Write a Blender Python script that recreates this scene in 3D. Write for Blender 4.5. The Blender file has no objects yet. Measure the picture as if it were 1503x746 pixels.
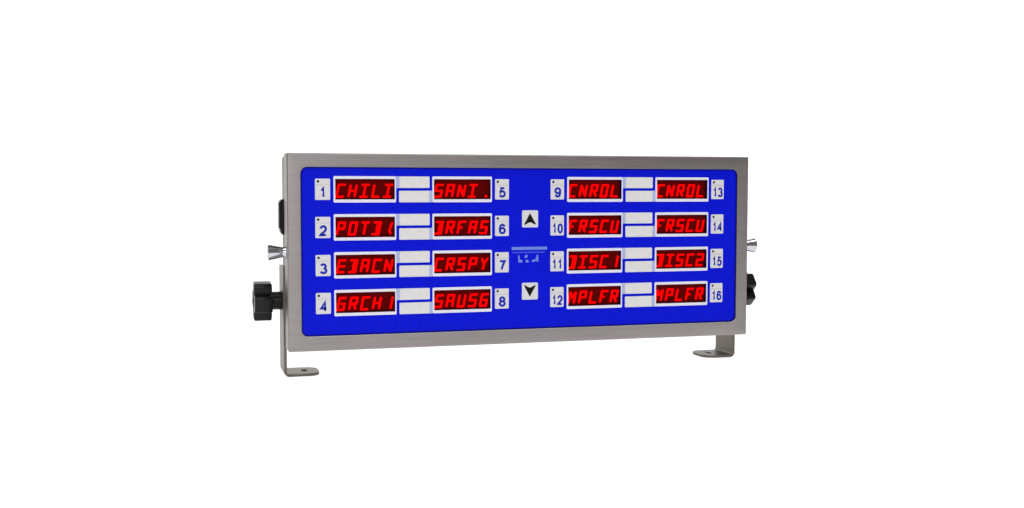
import bpy, bmesh, math
from mathutils import Vector, Matrix

# ------------------------------------------------------------------ camera, light, exposure
S = bpy.context.scene
COL = S.collection
Z0 = 0.0252                       # underside of the case sits this high above the table (the feet)

cam_d = bpy.data.cameras.new("camera")
cam_d.sensor_width = 36.0
cam_d.lens = 1700.0 / 1503.0 * 36.0
cam_d.clip_start = 0.02
cam_d.clip_end = 100.0
cam = bpy.data.objects.new("camera", cam_d)
cam.location = (-0.31261, -0.98731, 0.14261 + Z0)
cam.rotation_euler = (1.51037, -0.00188, -0.29041)
COL.objects.link(cam)
S.camera = cam

W = bpy.data.worlds.new("World")
S.world = W
W.use_nodes = True
bg = W.node_tree.nodes["Background"]
bg.inputs[0].default_value = (1.0, 0.93, 0.86, 1)
bg.inputs[1].default_value = 0.23

def area(name, loc, target, sx, sy, power, col=(1, 1, 1)):
    d = bpy.data.lights.new(name, 'AREA')
    d.shape = 'RECTANGLE'
    d.size, d.size_y, d.energy, d.color = sx, sy, power, col
    o = bpy.data.objects.new(name, d)
    o.location = loc
    o.rotation_euler = (Vector(target) - Vector(loc)).to_track_quat('-Z', 'Y').to_euler()
    COL.objects.link(o)
    return o

area("key_softbox", (-0.70, -1.95, 0.80), (0, 0, 0.08), 1.3, 1.1, 16.5, (0.97, 0.95, 1.0))
area("top_softbox", (0.05, -0.30, 1.6), (0, 0.0, 0.1), 1.6, 0.4, 13)
# added unseen lamps below and behind the opal sheet turn it shadowless white
area("added_lamp_below", (0, 0.75, -0.45), (0, 0.75, 0), 6.0, 4.6, 146)
area("added_lamp_behind", (0, 2.75, 1.3), (0, 2.0, 1.3), 6.0, 4.0, 132)

S.view_settings.view_transform = 'Standard'
S.view_settings.look = 'None'
S.view_settings.gamma = 1.0
S.view_settings.use_curve_mapping = False
S.view_settings.exposure = 0.0
S.render.engine = 'CYCLES'
S.cycles.use_denoising = True
S.cycles.max_bounces = 8
S.render.film_transparent = False

# ------------------------------------------------------------------ materials
def mat(name):
    m = bpy.data.materials.new(name)
    m.use_nodes = True
    nt = m.node_tree
    return m, nt, nt.nodes["Principled BSDF"]

def noise(nt, scale_xyz, scale, detail=3.0, rough=0.55):
    tc = nt.nodes.new("ShaderNodeTexCoord")
    mp = nt.nodes.new("ShaderNodeMapping")
    mp.inputs["Scale"].default_value = scale_xyz
    n = nt.nodes.new("ShaderNodeTexNoise")
    n.inputs["Scale"].default_value = scale
    n.inputs["Detail"].default_value = detail
    n.inputs["Roughness"].default_value = rough
    nt.links.new(tc.outputs["Object"], mp.inputs["Vector"])
    nt.links.new(mp.outputs["Vector"], n.inputs["Vector"])
    return n

def maprange(nt, src, a, b, lo=0.3, hi=0.7):
    r = nt.nodes.new("ShaderNodeMapRange")
    r.inputs["From Min"].default_value = lo
    r.inputs["From Max"].default_value = hi
    r.inputs["To Min"].default_value = a
    r.inputs["To Max"].default_value = b
    nt.links.new(src, r.inputs["Value"])
    return r.outputs["Result"]

def ramp(nt, src, c0, c1, lo=0.3, hi=0.7):
    r = nt.nodes.new("ShaderNodeValToRGB")
    r.color_ramp.elements[0].position = lo
    r.color_ramp.elements[0].color = (*c0, 1)
    r.color_ramp.elements[1].position = hi
    r.color_ramp.elements[1].color = (*c1, 1)
    nt.links.new(src, r.inputs["Fac"])
    return r.outputs["Color"]

def bump(nt, p, src, strength, dist):
    b = nt.nodes.new("ShaderNodeBump")
    b.inputs["Strength"].default_value = strength
    b.inputs["Distance"].default_value = dist
    nt.links.new(src, b.inputs["Height"])
    nt.links.new(b.outputs["Normal"], p.inputs["Normal"])

def brushed(name, c0, c1, axis, r0, r1):
    m, nt, p = mat(name)
    sc = {'x': (4, 260, 260), 'z': (260, 260, 4)}[axis]
    n = noise(nt, sc, 6.0, 4.0)
    g = noise(nt, (1, 1, 1), 9.0, 3.0)
    k = noise(nt, {'x': (1.2, 90, 90), 'z': (90, 90, 1.2)}[axis], 5.0, 3.0)
    kk = nt.nodes.new("ShaderNodeMix"); kk.data_type = 'FLOAT'
    kk.inputs[0].default_value = 0.3
    nt.links.new(n.outputs["Fac"], kk.inputs[2]); nt.links.new(k.outputs["Fac"], kk.inputs[3])
    mixc = nt.nodes.new("ShaderNodeMix"); mixc.data_type = 'FLOAT'
    mixc.inputs[0].default_value = 0.25
    nt.links.new(kk.outputs[0], mixc.inputs[2]); nt.links.new(g.outputs["Fac"], mixc.inputs[3])
    nt.links.new(ramp(nt, mixc.outputs[0], c0, c1, 0.38, 0.62), p.inputs["Base Color"])
    nt.links.new(maprange(nt, n.outputs["Fac"], r0, r1), p.inputs["Roughness"])
    p.inputs["Metallic"].default_value = 1.0
    bump(nt, p, n.outputs["Fac"], 0.12, 0.0002)
    return m

def plastic(name, col, rough, var=0.0, scale=60.0, bmp=0.0, spec=0.5, coat=0.0):
    m, nt, p = mat(name)
    p.inputs["Roughness"].default_value = rough
    p.inputs["Specular IOR Level"].default_value = spec
    p.inputs["Coat Weight"].default_value = coat
    n = noise(nt, (1, 1, 1), scale, 4.0)
    c0 = tuple(max(0, c * (1 - var)) for c in col)
    c1 = tuple(min(1, c * (1 + var)) for c in col)
    nt.links.new(ramp(nt, n.outputs["Fac"], c0, c1), p.inputs["Base Color"])
    nt.links.new(maprange(nt, n.outputs["Fac"], rough * 0.88, min(1, rough * 1.12)), p.inputs["Roughness"])
    if bmp:
        n2 = noise(nt, (1, 1, 1), 1400.0, 2.0)
        bump(nt, p, n2.outputs["Fac"], bmp, 0.0002)
    return m

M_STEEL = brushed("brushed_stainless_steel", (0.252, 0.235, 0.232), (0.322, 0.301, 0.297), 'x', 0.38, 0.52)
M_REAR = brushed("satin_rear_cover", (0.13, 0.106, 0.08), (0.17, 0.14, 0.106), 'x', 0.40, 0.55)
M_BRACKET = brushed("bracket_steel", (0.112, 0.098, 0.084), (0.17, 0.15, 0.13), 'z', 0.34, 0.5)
M_BLUE = plastic("blue_membrane", (0.0006, 0.006, 0.58), 0.5, 0.14, 420.0, 0.25, 0.07)
M_NAVY = plastic("navy_border_ink", (0.0004, 0.002, 0.20), 0.5, 0.10, 300.0, 0.0, 0.07)
M_WHITE = plastic("white_membrane_print", (0.62, 0.62, 0.635), 0.5, 0.03, 260.0, 0.2, 0.3)
M_FRAME = plastic("white_frame_print", (0.70, 0.70, 0.77), 0.45, 0.03, 260.0, 0.0, 0.3)
M_PALE = plastic("pale_blue_print", (0.36, 0.42, 0.66), 0.45, 0.03, 260.0, 0.0, 0.3)
M_CARD = plastic("label_card", (0.655, 0.655, 0.65), 0.65, 0.04, 420.0, 0.3, 0.2)
M_NUM = plastic("blue_numeral_ink", (0.012, 0.022, 0.38), 0.5, 0.05, spec=0.15)
M_LOGO = plastic("light_blue_emblem_ink", (0.12, 0.20, 0.66), 0.5, 0.05)
M_FINE = plastic("dim_blue_fine_print", (0.05, 0.09, 0.66), 0.5, 0.05, spec=0.1)
M_INK = plastic("black_arrow_ink", (0.003, 0.003, 0.003), 0.6, 0.2, spec=0.1)
M_SEAM = plastic("grey_seam_ink", (0.42, 0.41, 0.40), 0.6, 0.1)
M_DOT = plastic("indicator_lens", (0.012, 0.010, 0.010), 0.25, 0.2)
M_BLACK = plastic("black_plastic", (0.0035, 0.0035, 0.0045), 0.30, 0.25, 90.0, 0.1, 0.22)
M_WALL = plastic("display_wall_black", (0.010, 0.004, 0.004), 0.7, 0.1, spec=0.0)
M_FILTER = plastic("dark_red_display_filter", (0.11, 0.002, 0.0015), 0.8, 0.15, 300.0, spec=0.0)

M_CHROME, _nt, _p = mat("chrome")
_p.inputs["Metallic"].default_value = 1.0
_n = noise(_nt, (1, 1, 1), 300.0)
_nt.links.new(ramp(_nt, _n.outputs["Fac"], (0.50, 0.50, 0.56), (0.58, 0.58, 0.64)), _p.inputs["Base Color"])
_p.inputs["Roughness"].default_value = 0.12

M_LED, _nt, _p = mat("lit_red_led")
_p.inputs["Base Color"].default_value = (0.12, 0.0, 0.0, 1)
_p.inputs["Specular IOR Level"].default_value = 0.0
_p.inputs["Roughness"].default_value = 0.8
_p.inputs["Emission Color"].default_value = (1.0, 0.0, 0.0012, 1)
_p.inputs["Emission Strength"].default_value = 1.25

M_OPAL = bpy.data.materials.new("opal_acrylic_sheet")
M_OPAL.use_nodes = True
_nt = M_OPAL.node_tree
_nt.nodes.remove(_nt.nodes["Principled BSDF"])
_d = _nt.nodes.new("ShaderNodeBsdfDiffuse"); _t = _nt.nodes.new("ShaderNodeBsdfTranslucent"); _m = _nt.nodes.new("ShaderNodeMixShader")
_n = noise(_nt, (1, 1, 1), 3.0)
_c = ramp(_nt, _n.outputs["Fac"], (0.93, 0.93, 0.93), (0.95, 0.95, 0.95))
for q in (_d, _t): _nt.links.new(_c, q.inputs["Color"])
_m.inputs[0].default_value = 0.5
_nt.links.new(_d.outputs[0], _m.inputs[1]); _nt.links.new(_t.outputs[0], _m.inputs[2])
_nt.links.new(_m.outputs[0], _nt.nodes["Material Output"].inputs["Surface"])

# ------------------------------------------------------------------ mesh helpers (millimetres in, metres out)
MM = 0.001

def link(name, bm, mats, parent=None, smooth=0, loc=None, rot=None):
    bmesh.ops.recalc_face_normals(bm, faces=bm.faces)
    me = bpy.data.meshes.new(name)
    bm.to_mesh(me); bm.free()
    return link_mesh(name, me, mats, parent, smooth, loc, rot)

def link_mesh(name, me, mats, parent=None, smooth=0, loc=None, rot=None):
    if not isinstance(mats, (list, tuple)): mats = [mats]
    if not me.materials:
        for m in mats: me.materials.append(m)
    if smooth:
        me.shade_smooth()
        me.set_sharp_from_angle(angle=math.radians(smooth))
    o = bpy.data.objects.new(name, me)
    COL.objects.link(o)
    if parent: o.parent = parent
    if loc: o.location = Vector(loc) * MM
    if rot: o.rotation_euler = rot
    return o

def rrect(x0, x1, z0, z1, r, n=4):
    pts = []
    for cx, cz, a0 in ((x1 - r, z1 - r, 0), (x0 + r, z1 - r, 90), (x0 + r, z0 + r, 180), (x1 - r, z0 + r, 270)):
        for k in range(n + 1):
            a = math.radians(a0 + 90 * k / n)
            pts.append((cx + r * math.cos(a), cz + r * math.sin(a)))
    return pts

def ring(bm, pts, y):
    return [bm.verts.new((x * MM, y * MM, z * MM)) for x, z in pts]

def bridge(bm, a, b, mi=0):
    n = len(a)
    for i in range(n):
        f = bm.faces.new((a[i], a[(i + 1) % n], b[(i + 1) % n], b[i])); f.material_index = mi

def plate(bm, pts, y_front, y_back, edge=0.0, mi=0):
    """solid plate with outline pts in x-z, optional small front chamfer"""
    if edge:
        cx = sum(p[0] for p in pts) / len(pts); cz = sum(p[1] for p in pts) / len(pts)
        hx = max(abs(p[0] - cx) for p in pts); hz = max(abs(p[1] - cz) for p in pts)
        ins = [(cx + (x - cx) * (1 - edge / hx), cz + (z - cz) * (1 - edge / hz)) for x, z in pts]
        f0 = ring(bm, ins, y_front); f1 = ring(bm, pts, y_front + edge)
        bridge(bm, f0, f1, mi)
    else:
        f0 = f1 = ring(bm, pts, y_front)
    b0 = ring(bm, pts, y_back)
    bridge(bm, f1, b0, mi)
    bm.faces.new(f0).material_index = mi
    bm.faces.new(b0[::-1]).material_index = mi

def lathe_x(bm, prof, cy, cz, n=32, radial=None, sgn=1, a_off=0.0, mi=0):
    """prof: list of (x, r); axis along x through (cy, cz); radial(theta, r) shapes the section"""
    loops = []
    for x, r in prof:
        L = []
        for k in range(n):
            t = 2 * math.pi * k / n
            rr = radial(t, r) if radial else r
            L.append(bm.verts.new((x * sgn * MM, (cy + rr * math.cos(t + a_off)) * MM, (cz + rr * math.sin(t + a_off)) * MM)))
        loops.append(L)
    for i in range(len(loops) - 1): bridge(bm, loops[i], loops[i + 1], mi)
    bm.faces.new(loops[0]).material_index = mi
    bm.faces.new(loops[-1][::-1]).material_index = mi

# ------------------------------------------------------------------ setting: opal sweep, made translucent so the added lamps glow through
bm = bmesh.new()
prof = [(-1.25, 0.0), (-0.6, 0.0), (0.2, 0.0), (1.2, 0.0)]
for k in range(1, 13):
    a = math.radians(90 * k / 12)
    prof.append((1.2 + 0.9 * math.sin(a), 0.9 - 0.9 * math.cos(a)))
prof += [(2.1, 1.6), (2.1, 3.0)]
rows = [[bm.verts.new((x, y, z)) for x in (-2.8, -1, 0, 1, 2.8)] for y, z in prof]
for i in range(len(rows) - 1):
    for j in range(4):
        bm.faces.new((rows[i][j], rows[i][j + 1], rows[i + 1][j + 1], rows[i + 1][j]))
sweep = link("backdrop", bm, M_OPAL, smooth=60)
sweep["kind"] = "structure"

# ------------------------------------------------------------------ the timer
T = bpy.data.objects.new("kitchen_timer", None)
T.empty_display_size = 0.05
COL.objects.link(T)
T["label"] = "stainless steel sixteen-display kitchen timer with blue keypad panel standing on two small bracket feet"
T["category"] = "timer"
ZO = Z0 / MM
def P(z): return z + ZO          # case-relative z in mm -> above the table

HW, HH = 215.0, 168.4
# front cover: folded sheet tray with rounded front edges and a rectangular opening behind the panel
bm = bmesh.new()
def crect(ins, r): return [(x, P(z)) for x, z in rrect(-HW + ins, HW - ins, ins, HH - ins, max(0.3, r), 8)]
rb = 1.6
CF = -2.0                         # the cover face stands this far in front of the panel it surrounds
px0, px1, pz0, pz1, pr = -203.5, 203.4, 12.8, 156.6, 5.6
def hole(o): return [(x, P(z)) for x, z in rrect(px0 - o, px1 + o, pz0 - o, pz1 + o, pr + o, 8)]
loops = [ring(bm, crect(1.2, 0.6), 24.0), ring(bm, crect(0, 1.4), 24.0)]
for k in range(0, 6):
    a = math.radians(90 * k / 5)
    loops.append(ring(bm, crect(rb * (1 - math.cos(a)), 1.4 - rb * (1 - math.cos(a)) * 0.5), rb - rb * math.sin(a) + CF))
loops.append(ring(bm, hole(0.45), CF))
loops.append(ring(bm, hole(0.1), CF + 0.35))
loops.append(ring(bm, hole(0.05), 1.0))
for i in range(len(loops) - 1): bridge(bm, loops[i], loops[i + 1])
link("front_cover", bm, M_STEEL, T, 40)

# rear cover
bm = bmesh.new()
def rr2(ins): return [(x, P(z)) for x, z in rrect(-213.9 + ins, 213.9 - ins, 1.6 + ins, 165.8 - ins, 1.2, 4)]
L = [ring(bm, rr2(0.0), 7.0), ring(bm, rr2(0.0), 50.5), ring(bm, rr2(1.0), 51.5)]
for i in range(2): bridge(bm, L[i], L[i + 1])
bm.faces.new(L[0]); bm.faces.new(L[-1][::-1])
link("rear_cover", bm, M_REAR, T, 40)

# ---- layout of the panel
DX = [(-175.9, -122.0), (-90.1, -36.2), (34.1, 87.9), (120.2, 174.1)]
BX = [(-191.5, -178.7), (-33.4, -20.6), (18.4, 31.2), (176.9, 189.9)]
PITCH = 32.36
def row_top(r): return 149.0 - PITCH * r
DH, WT, WB = 22.5, 2.4, 2.6      # frame height, window margins top and bottom
WL, WR = 1.5, 1.2
wins = [(x0 + WL, x1 - WR, row_top(r) - DH + WB, row_top(r) - WT) for (x0, x1) in DX for r in range(4)]

# blue panel with the sixteen openings
bm = bmesh.new()
xs = sorted({px0, px0 + pr, px1 - pr, px1} | {v for w in wins for v in w[:2]})
zs = sorted({pz0, pz0 + pr, pz1 - pr, pz1} | {round(v, 4) for w in wins for v in w[2:]})
VC = {}
def V(x, z, y):
    k = (round(x, 3), round(z, 3), y)
    if k not in VC: VC[k] = bm.verts.new((x * MM, y * MM, P(z) * MM))
    return VC[k]
YF, YB = -0.45, 0.3
def inside(x, z): return any(a < x < b and c < z < d for a, b, c, d in wins)
for i in range(len(xs) - 1):
    for j in range(len(zs) - 1):
        cx, cz = (xs[i] + xs[i + 1]) / 2, (zs[j] + zs[j + 1]) / 2
        if inside(cx, cz): continue
        q = [(xs[i], zs[j]), (xs[i + 1], zs[j]), (xs[i + 1], zs[j + 1]), (xs[i], zs[j + 1])]
        ci, cj = i in (0, len(xs) - 2), j in (0, len(zs) - 2)
        if ci and cj:
            sx = -1 if i == 0 else 1; sz = -1 if j == 0 else 1
            ox = xs[i + 1] if i == 0 else xs[i]; oz = zs[j + 1] if j == 0 else zs[j]
            q = [(ox, oz)] + [(ox + sx * pr * math.cos(math.radians(a)), oz + sz * pr * math.sin(math.radians(a))) for a in range(0, 91, 15)]
        bm.faces.new([V(x, z, YF) for x, z in q])
be = [e for e in bm.edges if len(e.link_faces) == 1]
ex = bmesh.ops.extrude_edge_only(bm, edges=be)
bmesh.ops.translate(bm, vec=(0, (YB - YF) * MM, 0), verts=[v for v in ex["geom"] if isinstance(v, bmesh.types.BMVert)])
link("blue_panel", bm, M_BLUE, T)

# dark printed border just inside the panel edge
bm = bmesh.new()
def inner(o): return [(x, P(z)) for x, z in rrect(px0 + o, px1 - o, pz0 + o, pz1 - o, pr - o * 0.8, 8)]
Lb = [ring(bm, inner(0.02), -0.4), ring(bm, inner(0.02), -0.5), ring(bm, inner(1.15), -0.5), ring(bm, inner(1.15), -0.4)]
for k in range(3): bridge(bm, Lb[k], Lb[k + 1])
link("panel_border", bm, M_NAVY, T)

# ---- fourteen-segment characters
CW, CH, HALF = 5.25, 10.2, 0.90
SEG = {'a': ((0, 1), (1, 1)), 'b': ((1, 1), (1, .5)), 'c': ((1, .5), (1, 0)), 'd': ((0, 0), (1, 0)), 'e': ((0, .5), (0, 0)),
       'f': ((0, 1), (0, .5)), 'g': ((0, .5), (.5, .5)), 'G': ((.5, .5), (1, .5)), 'h': ((.05, 1), (.5, .5)), 'i': ((.5, 1), (.5, .5)),
       'j': ((.95, 1), (.5, .5)), 'k': ((.5, .5), (.95, 0)), 'l': ((.5, .5), (.5, 0)), 'm': ((.5, .5), (.05, 0)),
       '<': ((.96, .93), (.74, .32)), '>': ((.74, .32), (1.02, .06)), 'n': ((.62, 1), (.62, .5)), 'o': ((.62, .5), (.62, 0))}
CHARS = {'A': 'abcefgG', 'B': 'abcdnoG', 'C': 'afed', 'D': 'abcdno', 'E': 'afedgG', 'F': 'afeg', 'G': 'afedcG', 'H': 'febcgG',
         'I': 'aild', 'L': 'fed', 'M': 'febchj', 'N': 'febchk', 'O': 'abcdef', 'P': 'abfegG', 'R': 'abfegGk', 'S': 'afgGcd',
         'T': 'ail', 'U': 'fedcb', 'Y': 'hjl', '1': 'bc', '2': 'abgGed', '(': '<>'}
GM = {}
def char_mesh(ch):
    if ch in GM: return GM[ch]
    b = bmesh.new()
    def bar(p, q, half, yo):
        p, q = Vector(p), Vector(q)
        d = (q - p).normalized(); nrm = Vector((-d.y, d.x))
        e = half * 0.55
        pts = [p - d * half + nrm * e * 0.9, p - d * half - nrm * e * 0.9, p - d * e * .7 - nrm * half, q + d * e * .7 - nrm * half,
               q + d * half - nrm * e * 0.9, q + d * half + nrm * e * 0.9, q + d * e * .7 + nrm * half, p - d * e * .7 + nrm * half]
        pts = [(x + 0.2 * z, z) for x, z in pts]
        plate(b, pts, -0.7 + yo, 0.1)
    if ch == '.':
        b2 = [(CW + 0.2 + 1.15 * math.cos(t * math.pi / 6), 0.2 + 1.15 * math.sin(t * math.pi / 6)) for t in range(12)]
        plate(b, b2, -0.7, 0.1)
    else:
        # consecutive collinear halves are merged so that strokes read as one
        segs = [SEG[s] for s in CHARS[ch]]
        merged = []
        for s in segs:
            for k, m in enumerate(merged):
                if m[1] == s[0] and (m[0][0] == m[1][0] == s[1][0] or m[0][1] == m[1][1] == s[1][1]):
                    merged[k] = (m[0], s[1]); break
                if s[1] == m[0] and (m[0][0] == m[1][0] == s[0][0] or m[0][1] == m[1][1] == s[0][1]):
                    merged[k] = (s[0], m[1]); break
            else: merged.append(s)
        for n, (p, q) in enumerate(merged):
            flat = p[1] == q[1]                  # uprights stop short of the corners, as the segments of such a display do
            zz = (lambda v: v) if flat else (lambda v: min(max(v, 0.075), 0.925))
            bar((p[0] * CW, zz(p[1]) * CH), (q[0] * CW, zz(q[1]) * CH), HALF, -0.03 * n)
    bmesh.ops.recalc_face_normals(b, faces=b.faces)
    me = bpy.data.meshes.new("letter"); b.to_mesh(me); b.free()
    me.materials.append(M_LED)
    GM[ch] = me
    return me

TEXT = [["CHILI", "POTB(", "EBACN", "GRCH1"], ["SANI.", "BRFAS", "CRSPY", "SAUSG"],
        ["CNROL", "FRSCU", "DISC1", "MPLFR"], ["CNROL", "FRSCU", "DISC2", "MPLFR"]]

# ---- displays: white printed frame > recessed well, five characters
dw = DX[0][1] - DX[0][0]
bm = bmesh.new()
o_ = rrect(0, dw, -DH, 0, 1.1, 3); i_ = rrect(WL - .02, dw - WR + .02, -DH + WB - .02, -WT + .02, 0.25, 3)
oi = rrect(0.25, dw - 0.25, -DH + 0.25, -0.25, 0.9, 3)
Ls = [ring(bm, o_, -0.45), ring(bm, o_, -0.75), ring(bm, oi, -0.95), ring(bm, i_, -0.95), ring(bm, i_, -0.2)]
for k in range(4): bridge(bm, Ls[k], Ls[k + 1])
bmesh.ops.recalc_face_normals(bm, faces=bm.faces)
frame_me = bpy.data.meshes.new("display"); bm.to_mesh(frame_me); bm.free(); frame_me.materials.append(M_FRAME)
bm = bmesh.new()
i2 = [(x, z) for x, z in rrect(WL - 0.05, dw - WR + 0.05, -DH + WB - 0.05, -WT + 0.05, 0.3, 3)]
w0 = ring(bm, i2, -0.3); w1 = ring(bm, i2, 4.0)
bridge(bm, w0, w1, 0)
bm.faces.new(w1).material_index = 1
well_me = bpy.data.meshes.new("display_window"); bm.to_mesh(well_me); bm.free()
well_me.materials.append(M_WALL); well_me.materials.append(M_FILTER)

# ---- label pockets (pale tab beside each display > paper card)
def solid(name, pts, y0, y1, m, edge=0.0):
    b = bmesh.new(); plate(b, pts, y0, y1, edge)
    bmesh.ops.recalc_face_normals(b, faces=b.faces)
    me = bpy.data.meshes.new(name); b.to_mesh(me); b.free(); me.materials.append(m)
    return me
tabw = 29.8
tab_me = solid("label_pocket", rrect(0, tabw, -10.1, 0, 0.9, 3), -0.85, -0.4, M_PALE, 0.12)
card_me = solid("label_card", rrect(0, 26.6, -9.7, 0, 0.7, 3), -1.15, -0.7, M_CARD, 0.15)

for c, (x0, x1) in enumerate(DX):
    for r in range(4):
        zt = P(row_top(r))
        D = link_mesh("display", frame_me, M_FRAME, T, loc=(x0, 0, zt))
        link_mesh("display_window", well_me, M_WALL, D)
        for k, ch in enumerate(TEXT[c][r]):
            if ch == ' ': continue
            o = link_mesh("letter", char_mesh(ch), M_LED, D)
            o.location = Vector((2.2 + HALF + 10.25 * k, 3.95, -DH / 2 - 1.25 - CH / 2)) * MM
        if c % 2 == 0:      # upper tab, joined to the display on its left
            K = link_mesh("label_pocket", tab_me, M_PALE, T, loc=(x1 - 0.35, 0, zt))
            link_mesh("label_card", card_me, M_CARD, K, loc=(3.2, 0, -0.2))
        else:               # lower tab, joined to the display on its right
            K = link_mesh("label_pocket", tab_me, M_PALE, T, loc=(x0 - tabw + 0.35, 0, zt - DH + 10.1))
            link_mesh("label_card", card_me, M_CARD, K, loc=(0.1, 0, -0.2))

# ---- number buttons
def arc(cx, cz, rx, rz, a0, a1, n=14):
    return [(cx + rx * math.cos(math.radians(a0 + (a1 - a0) * k / n)), cz + rz * math.sin(math.radians(a0 + (a1 - a0) * k / n))) for k in range(n + 1)]
SIX = [arc(.5, .3, .5, .3, 0, 360, 24), [(.02, .3), (.0, .5), (.04, .68), (.13, .86), (.28, .97), (.5, 1.0), (.72, .97), (.86, .88), (.93, .77)]]
DIGIT = {'0': [arc(.5, .5, .5, .5, 0, 360, 28)],
         '1': [[(.18, .74), (.38, .80), (.52, .90), (.58, 1.0), (.58, 0)]],
         '2': [arc(.5, .70, .48, .30, 175, -25) + [(.78, .44), (.45, .25), (.12, .10), (.0, .0), (1.0, .0)]],
         '3': [arc(.46, .75, .44, .25, 160, -85), arc(.48, .26, .52, .26, 85, -165)],
         '4': [[(.72, 0), (.72, 1.0), (.0, .30), (1.0, .30)]],
         '5': [[(.92, 1.0), (.2, 1.0), (.09, .48)] + arc(.47, .32, .51, .32, 140, -158)],
         '6': SIX, '7': [[(.0, 1.0), (1.0, 1.0), (.70, .62), (.48, .28), (.40, 0)]],
         '8': [arc(.5, .76, .43, .24, 0, 360, 20), arc(.5, .27, .5, .27, 0, 360, 22)],
         '9': [[(1 - x, 1 - z) for x, z in pl] for pl in SIX]}
def numeral_mesh(s):
    b = bmesh.new()
    two = len(s) > 1
    w, h, st = (3.45, 7.3, 1.8) if two else (4.5, 7.4, 2.0)
    step = 5.35
    x0 = -(len(s) - 1) * step / 2 - w / 2
    for n, ch in enumerate(s):
        for m, pl in enumerate(DIGIT[ch]):
            pts = [Vector((x0 + n * step + x * w, z * h)) for x, z in pl]
            closed = (pts[0] - pts[-1]).length < 1e-4
            if closed: pts = pts[:-1]
            N = len(pts); left, right = [], []
            for i in range(N):
                p0 = pts[i - 1] if (i or closed) else None
                p1 = pts[(i + 1) % N] if (i < N - 1 or closed) else None
                d0 = (pts[i] - p0).normalized() if p0 else None
                d1 = (p1 - pts[i]).normalized() if p1 else None
                n0 = Vector((-d0.y, d0.x)) if d0 else None; n1 = Vector((-d1.y, d1.x)) if d1 else None
                if n0 and n1:
                    t = (n0 + n1).normalized(); t = t / max(0.45, t.dot(n0))
                else: t = n0 or n1
                left.append(pts[i] + t * st / 2); right.append(pts[i] - t * st / 2)
            y = -0.06 - 0.012 * m
            mk = lambda q, yy: b.verts.new((q.x * MM, yy * MM, q.y * MM))
            lf, rf = [mk(q, y) for q in left], [mk(q, y) for q in right]
            lb, rbk = [mk(q, 0.1) for q in left], [mk(q, 0.1) for q in right]
            for i in range(N if closed else N - 1):
                j = (i + 1) % N
                b.faces.new((lf[i], rf[i], rf[j], lf[j])); b.faces.new((lf[i], lf[j], lb[j], lb[i])); b.faces.new((rf[j], rf[i], rbk[i], rbk[j]))
            if not closed:
                b.faces.new((lf[0], lb[0], rbk[0], rf[0])); b.faces.new((lf[-1], rf[-1], rbk[-1], lb[-1]))
    me = bpy.data.meshes.new("numeral"); b.to_mesh(me); b.free(); me.materials.append(M_NUM)
    return me

bw = BX[0][1] - BX[0][0]
but_me = solid("number_button", rrect(0, bw, -18.0, 0, 0.9, 3), -0.95, -0.4, M_WHITE, 0.2)
seam_me = solid("seam", [(0.5, -5.45), (bw - .5, -5.45), (bw - .5, -5.05), (0.5, -5.05)], -1.0, -0.8, M_SEAM)
dot_me = solid("indicator_light", [(2.5 + 1.15 * math.cos(t * math.pi / 8), -2.35 + 1.15 * math.sin(t * math.pi / 8)) for t in range(16)], -1.15, -0.7, M_DOT, 0.2)
for c, (x0, x1) in enumerate(BX):
    for r in range(4):
        num = c * 4 + r + 1
        zt = P(row_top(r)) - 2.2
        B = link_mesh("number_button", but_me, M_WHITE, T, loc=(x0, 0, zt))
        link_mesh("seam", seam_me, M_SEAM, B)
        link_mesh("indicator_light", dot_me, M_DOT, B)
        o = link_mesh("numeral", numeral_mesh(str(num)), M_NUM, B)
        o.location = Vector((bw / 2 + (0.3 if num < 10 else 0.1), -0.95, -15.4)) * MM

# ---- arrow buttons
sq_me = solid("arrow_button", rrect(-7.5, 7.5, -7.6, 7.6, 1.2, 4), -0.95, -0.4, M_WHITE, 0.2)
def arrow(flip):
    pts = [(-0.2, 5.1), (-5.8, -5.2), (-4.2, -4.9), (-1.6, -3.5), (-0.1, -3.1), (1.4, -3.5), (4.0, -4.8), (5.6, -5.1)]
    return solid("arrow", [(x, -z + (0.2 if flip else 0)) if flip else (x, z) for x, z in pts], -1.05, -0.8, M_INK)
for zc, flip in ((111.5, False), (46.7, True)):
    A = link_mesh("arrow_button", sq_me, M_WHITE, T, loc=(-0.8, 0, P(zc)))
    link_mesh("arrow", arrow(flip), M_INK, A)

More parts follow.
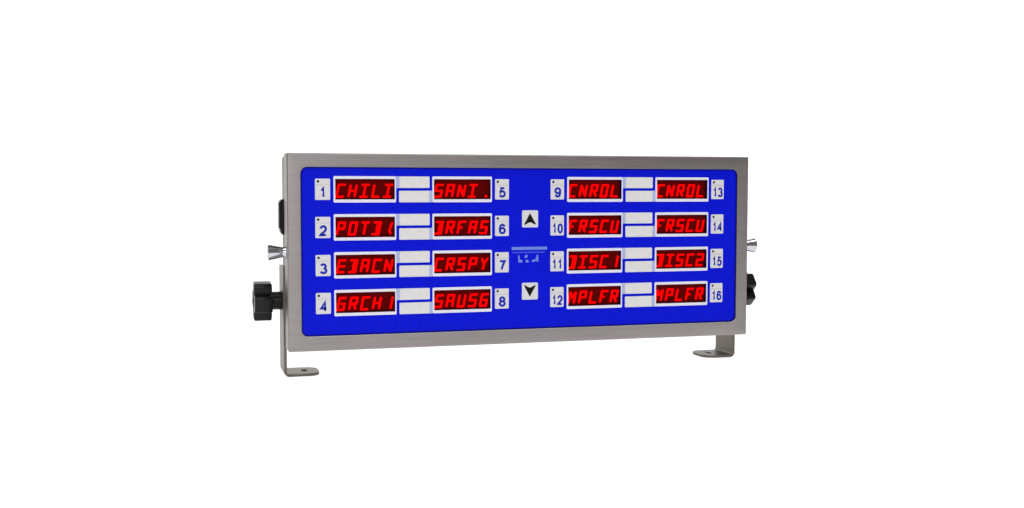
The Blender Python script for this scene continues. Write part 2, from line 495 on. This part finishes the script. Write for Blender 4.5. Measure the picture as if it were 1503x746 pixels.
# ---- printed emblem between the arrows
bm = bmesh.new()
plate(bm, [(-17.8, P(83.8)), (15.3, P(83.8)), (15.3, P(86.5)), (-17.8, P(86.5))], -0.6, -0.45)
em = link("emblem", bm, M_LOGO, T)
x = -17.3
for wd in (1.6, 2.3, 1.1, 2.0, 1.4, 0.9, 2.6, 1.2, 1.9, 2.2, 1.0, 1.7, 1.5, 2.0, 1.3):
    bm = bmesh.new()
    plate(bm, [(x, P(80.9)), (x + wd, P(80.9)), (x + wd, P(82.2)), (x, P(82.2))], -0.6, -0.45)
    link("fine_print", bm, M_FINE, em)
    x += wd + 0.38
for pts in ([(-12.0, 79.2), (-10.9, 79.2), (-10.2, 75.6), (-7.8, 74.2), (-7.8, 72.6), (-11.6, 72.6)],
            [(-6.0, 77.4), (-5.2, 79.3), (-3.0, 79.2), (-2.8, 77.8), (-4.2, 76.5), (-5.6, 76.5)],
            [(-5.0, 74.6), (-3.6, 75.2), (-2.0, 74.0), (-2.2, 72.4), (-4.6, 72.5)],
            [(0.8, 74.0), (2.2, 75.0), (4.4, 75.2), (5.6, 79.2), (7.0, 79.2), (7.2, 72.9), (5.8, 72.9), (5.4, 74.4), (3.6, 73.0), (1.0, 72.9)]):
    bm = bmesh.new()
    plate(bm, [(a, P(b)) for a, b in pts], -0.6, -0.45)
    link("emblem_letter", bm, M_LOGO, em)

# ---- side fittings
def lobed(t, r):
    # section of the knob: a cross of four square-ended lobes with softened corners
    k = r / 17.2
    a = abs(((t + math.pi / 4) % (math.pi / 2)) - math.pi / 4)
    ca, sa = math.cos(a), math.sin(a)
    end = 16.6 / max(ca, 1e-6)
    side = 7.4 / max(sa, 1e-6)
    p = 9.0
    d = (end ** -p + side ** -p) ** (-1 / p)
    return k * d
for sgn, rot in ((-1, math.radians(8)), (1, math.radians(51))):
    # clamping knob: four-lobed head on a hub, metal washer against the bracket
    bm = bmesh.new()
    lathe_x(bm, [(225.0, 15.4), (225.4, 16.8), (226.2, 17.2), (239.2, 17.2), (240.2, 16.6), (240.5, 15.2), (240.5, 9.0), (239.6, 8.0)], 42.0, P(40.0), 112, lobed, sgn, rot)
    K = link("clamp_knob", bm, M_BLACK, T, 35)
    bm = bmesh.new()
    lathe_x(bm, [(216.6, 7.6), (217.0, 8.0), (225.2, 8.0)], 42.0, P(40.0), 28, None, sgn)
    link("hub", bm, M_BLACK, K, 35)
    bm = bmesh.new()
    lathe_x(bm, [(213.2, 3.0), (218.0, 3.0)], 42.0, P(40.0), 16, None, sgn)
    link("screw", bm, M_CHROME, K, 35)
    bm = bmesh.new()
    lathe_x(bm, [(216.0, 8.8), (216.9, 8.8), (217.1, 8.4)], 42.0, P(40.0), 28, None, sgn)
    link("washer", bm, M_BLACK, K, 35)
    # flared chrome post
    bm = bmesh.new()
    lathe_x(bm, [(214.6, 4.6), (215.6, 4.6), (216.6, 4.3), (219.0, 4.6), (224.0, 5.7), (228.6, 6.8), (229.6, 7.0), (230.2, 6.6), (230.5, 5.6), (230.3, 3.0)], 14.0, P(84.0), 36, None, sgn)
    link("chrome_post", bm, M_CHROME, T, 35)

# black rocker switch on the left flank
bm = bmesh.new()
def yz_plate(bm, ys, zs_, x_in, x_out, ch):
    a = [(ys[0], zs_[0]), (ys[1], zs_[0]), (ys[1], zs_[1]), (ys[0], zs_[1])]
    b = [(ys[0] + ch * .5, zs_[0] + ch), (ys[1] - ch * .5, zs_[0] + ch), (ys[1] - ch * .5, zs_[1] - ch * .35), (ys[0] + ch * .5, zs_[1] - ch * .35)]
    L0 = [bm.verts.new((x_in * MM, y * MM, P(z) * MM)) for y, z in a]
    L1 = [bm.verts.new((x_out * MM, y * MM, P(z) * MM)) for y, z in a]
    L2 = [bm.verts.new(((x_out - 1.6) * MM, y * MM, P(z) * MM)) for y, z in b]
    bridge(bm, L0, L1); bridge(bm, L1, L2); bm.faces.new(L2); bm.faces.new(L0[::-1])
yz_plate(bm, (26.0, 42.0), (98.4, 129.0), -213.5, -216.2, 2.6)
sw = link("rocker_switch", bm, M_BLACK, T)
bm = bmesh.new()
yz_plate(bm, (28.0, 40.0), (102.5, 127.0), -216.5, -217.3, 1.5)
link("rocker", bm, M_BLACK, sw)

# ---- mounting brackets: strap up the flank, bend, foot with a slot turned inwards
def bracket(sgn):
    bm = bmesh.new()
    th, ya, yb, zb = 2.5, 24.0, 60.0, -0.1
    xo, R = 216.3, 5.0
    FL = 31.5
    def col(x, z, nx, nz):        # outer and inner point pairs
        return ((x, z), (x + nx * th, z + nz * th))
    prof = [col(xo, P(70.5), -1, 0), col(xo, P(40), -1, 0), col(xo, R + zb, -1, 0)]
    for k in range(1, 7):
        a = math.radians(90 * k / 6)
        prof.append(col(xo - R + R * math.cos(a), zb + R - R * math.sin(a), -math.cos(a), math.sin(a)))
    def strip(prof, y0, y1, cap0=True, cap1=True):
        o0 = [bm.verts.new((p[0][0] * sgn * MM, y0 * MM, p[0][1] * MM)) for p in prof]
        i0 = [bm.verts.new((p[1][0] * sgn * MM, y0 * MM, p[1][1] * MM)) for p in prof]
        o1 = [bm.verts.new((p[0][0] * sgn * MM, y1 * MM, p[0][1] * MM)) for p in prof]
        i1 = [bm.verts.new((p[1][0] * sgn * MM, y1 * MM, p[1][1] * MM)) for p in prof]
        for k in range(len(prof) - 1):
            bm.faces.new((o0[k], o0[k + 1], o1[k + 1], o1[k])); bm.faces.new((i0[k], i1[k], i1[k + 1], i0[k + 1]))
            bm.faces.new((o0[k], i0[k], i0[k + 1], o0[k + 1])); bm.faces.new((o1[k], o1[k + 1], i1[k + 1], i1[k]))
        bm.faces.new((o0[0], o1[0], i1[0], i0[0]))
    strip(prof, ya, yb)
    # foot plate with rounded corners and a slot
    xa, xb = xo - R, xo - FL
    cy, cx = (ya + yb) / 2, (xa + xb) / 2 - 1
    rc = 11.0
    outer = [(xa, ya), (xa, yb)]
    for k in range(9):
        a = math.radians(90 * k / 8); outer.append((xb + rc - rc * math.sin(a), yb - rc + rc * math.cos(a)))
    for k in range(9):
        a = math.radians(90 * k / 8); outer.append((xb + rc - rc * math.cos(a), ya + rc - rc * math.sin(a)))
    N = 48
    def hit(poly, t):
        d = Vector((math.cos(t), math.sin(t))); best = None
        for i in range(len(poly)):
            p, q = Vector(poly[i]) - Vector((cx, cy)), Vector(poly[(i + 1) % len(poly)]) - Vector((cx, cy))
            e = q - p; den = d.x * e.y - d.y * e.x
            if abs(den) < 1e-9: continue
            s = (p.x * e.y - p.y * e.x) / den; u = (p.x * d.y - p.y * d.x) / den
            if s > 0 and -1e-6 <= u <= 1 + 1e-6: best = s if best is None else max(best, s)
        return (cx + d.x * best, cy + d.y * best)
    angs = sorted([2 * math.pi * k / N for k in range(N)] + [math.atan2(p[1] - cy, p[0] - cx) % (2 * math.pi) for p in outer])
    O = [hit(outer, t) for t in angs]
    slot = [(cx + 2.4 * math.cos(t), cy + 2.4 * math.sin(t) + (3.5 if math.sin(t) >= 0 else -3.5)) for t in angs]
    mk = lambda pts, z: [bm.verts.new((x * sgn * MM, y * MM, z * MM)) for x, y in pts]
    ob, ot, sb, st = mk(O, zb), mk(O, zb + th), mk(slot, zb), mk(slot, zb + th)
    bridge(bm, ob, ot); bridge(bm, ot, st); bridge(bm, st, sb); bridge(bm, sb, ob)
    bmesh.ops.remove_doubles(bm, verts=bm.verts, dist=1e-6)
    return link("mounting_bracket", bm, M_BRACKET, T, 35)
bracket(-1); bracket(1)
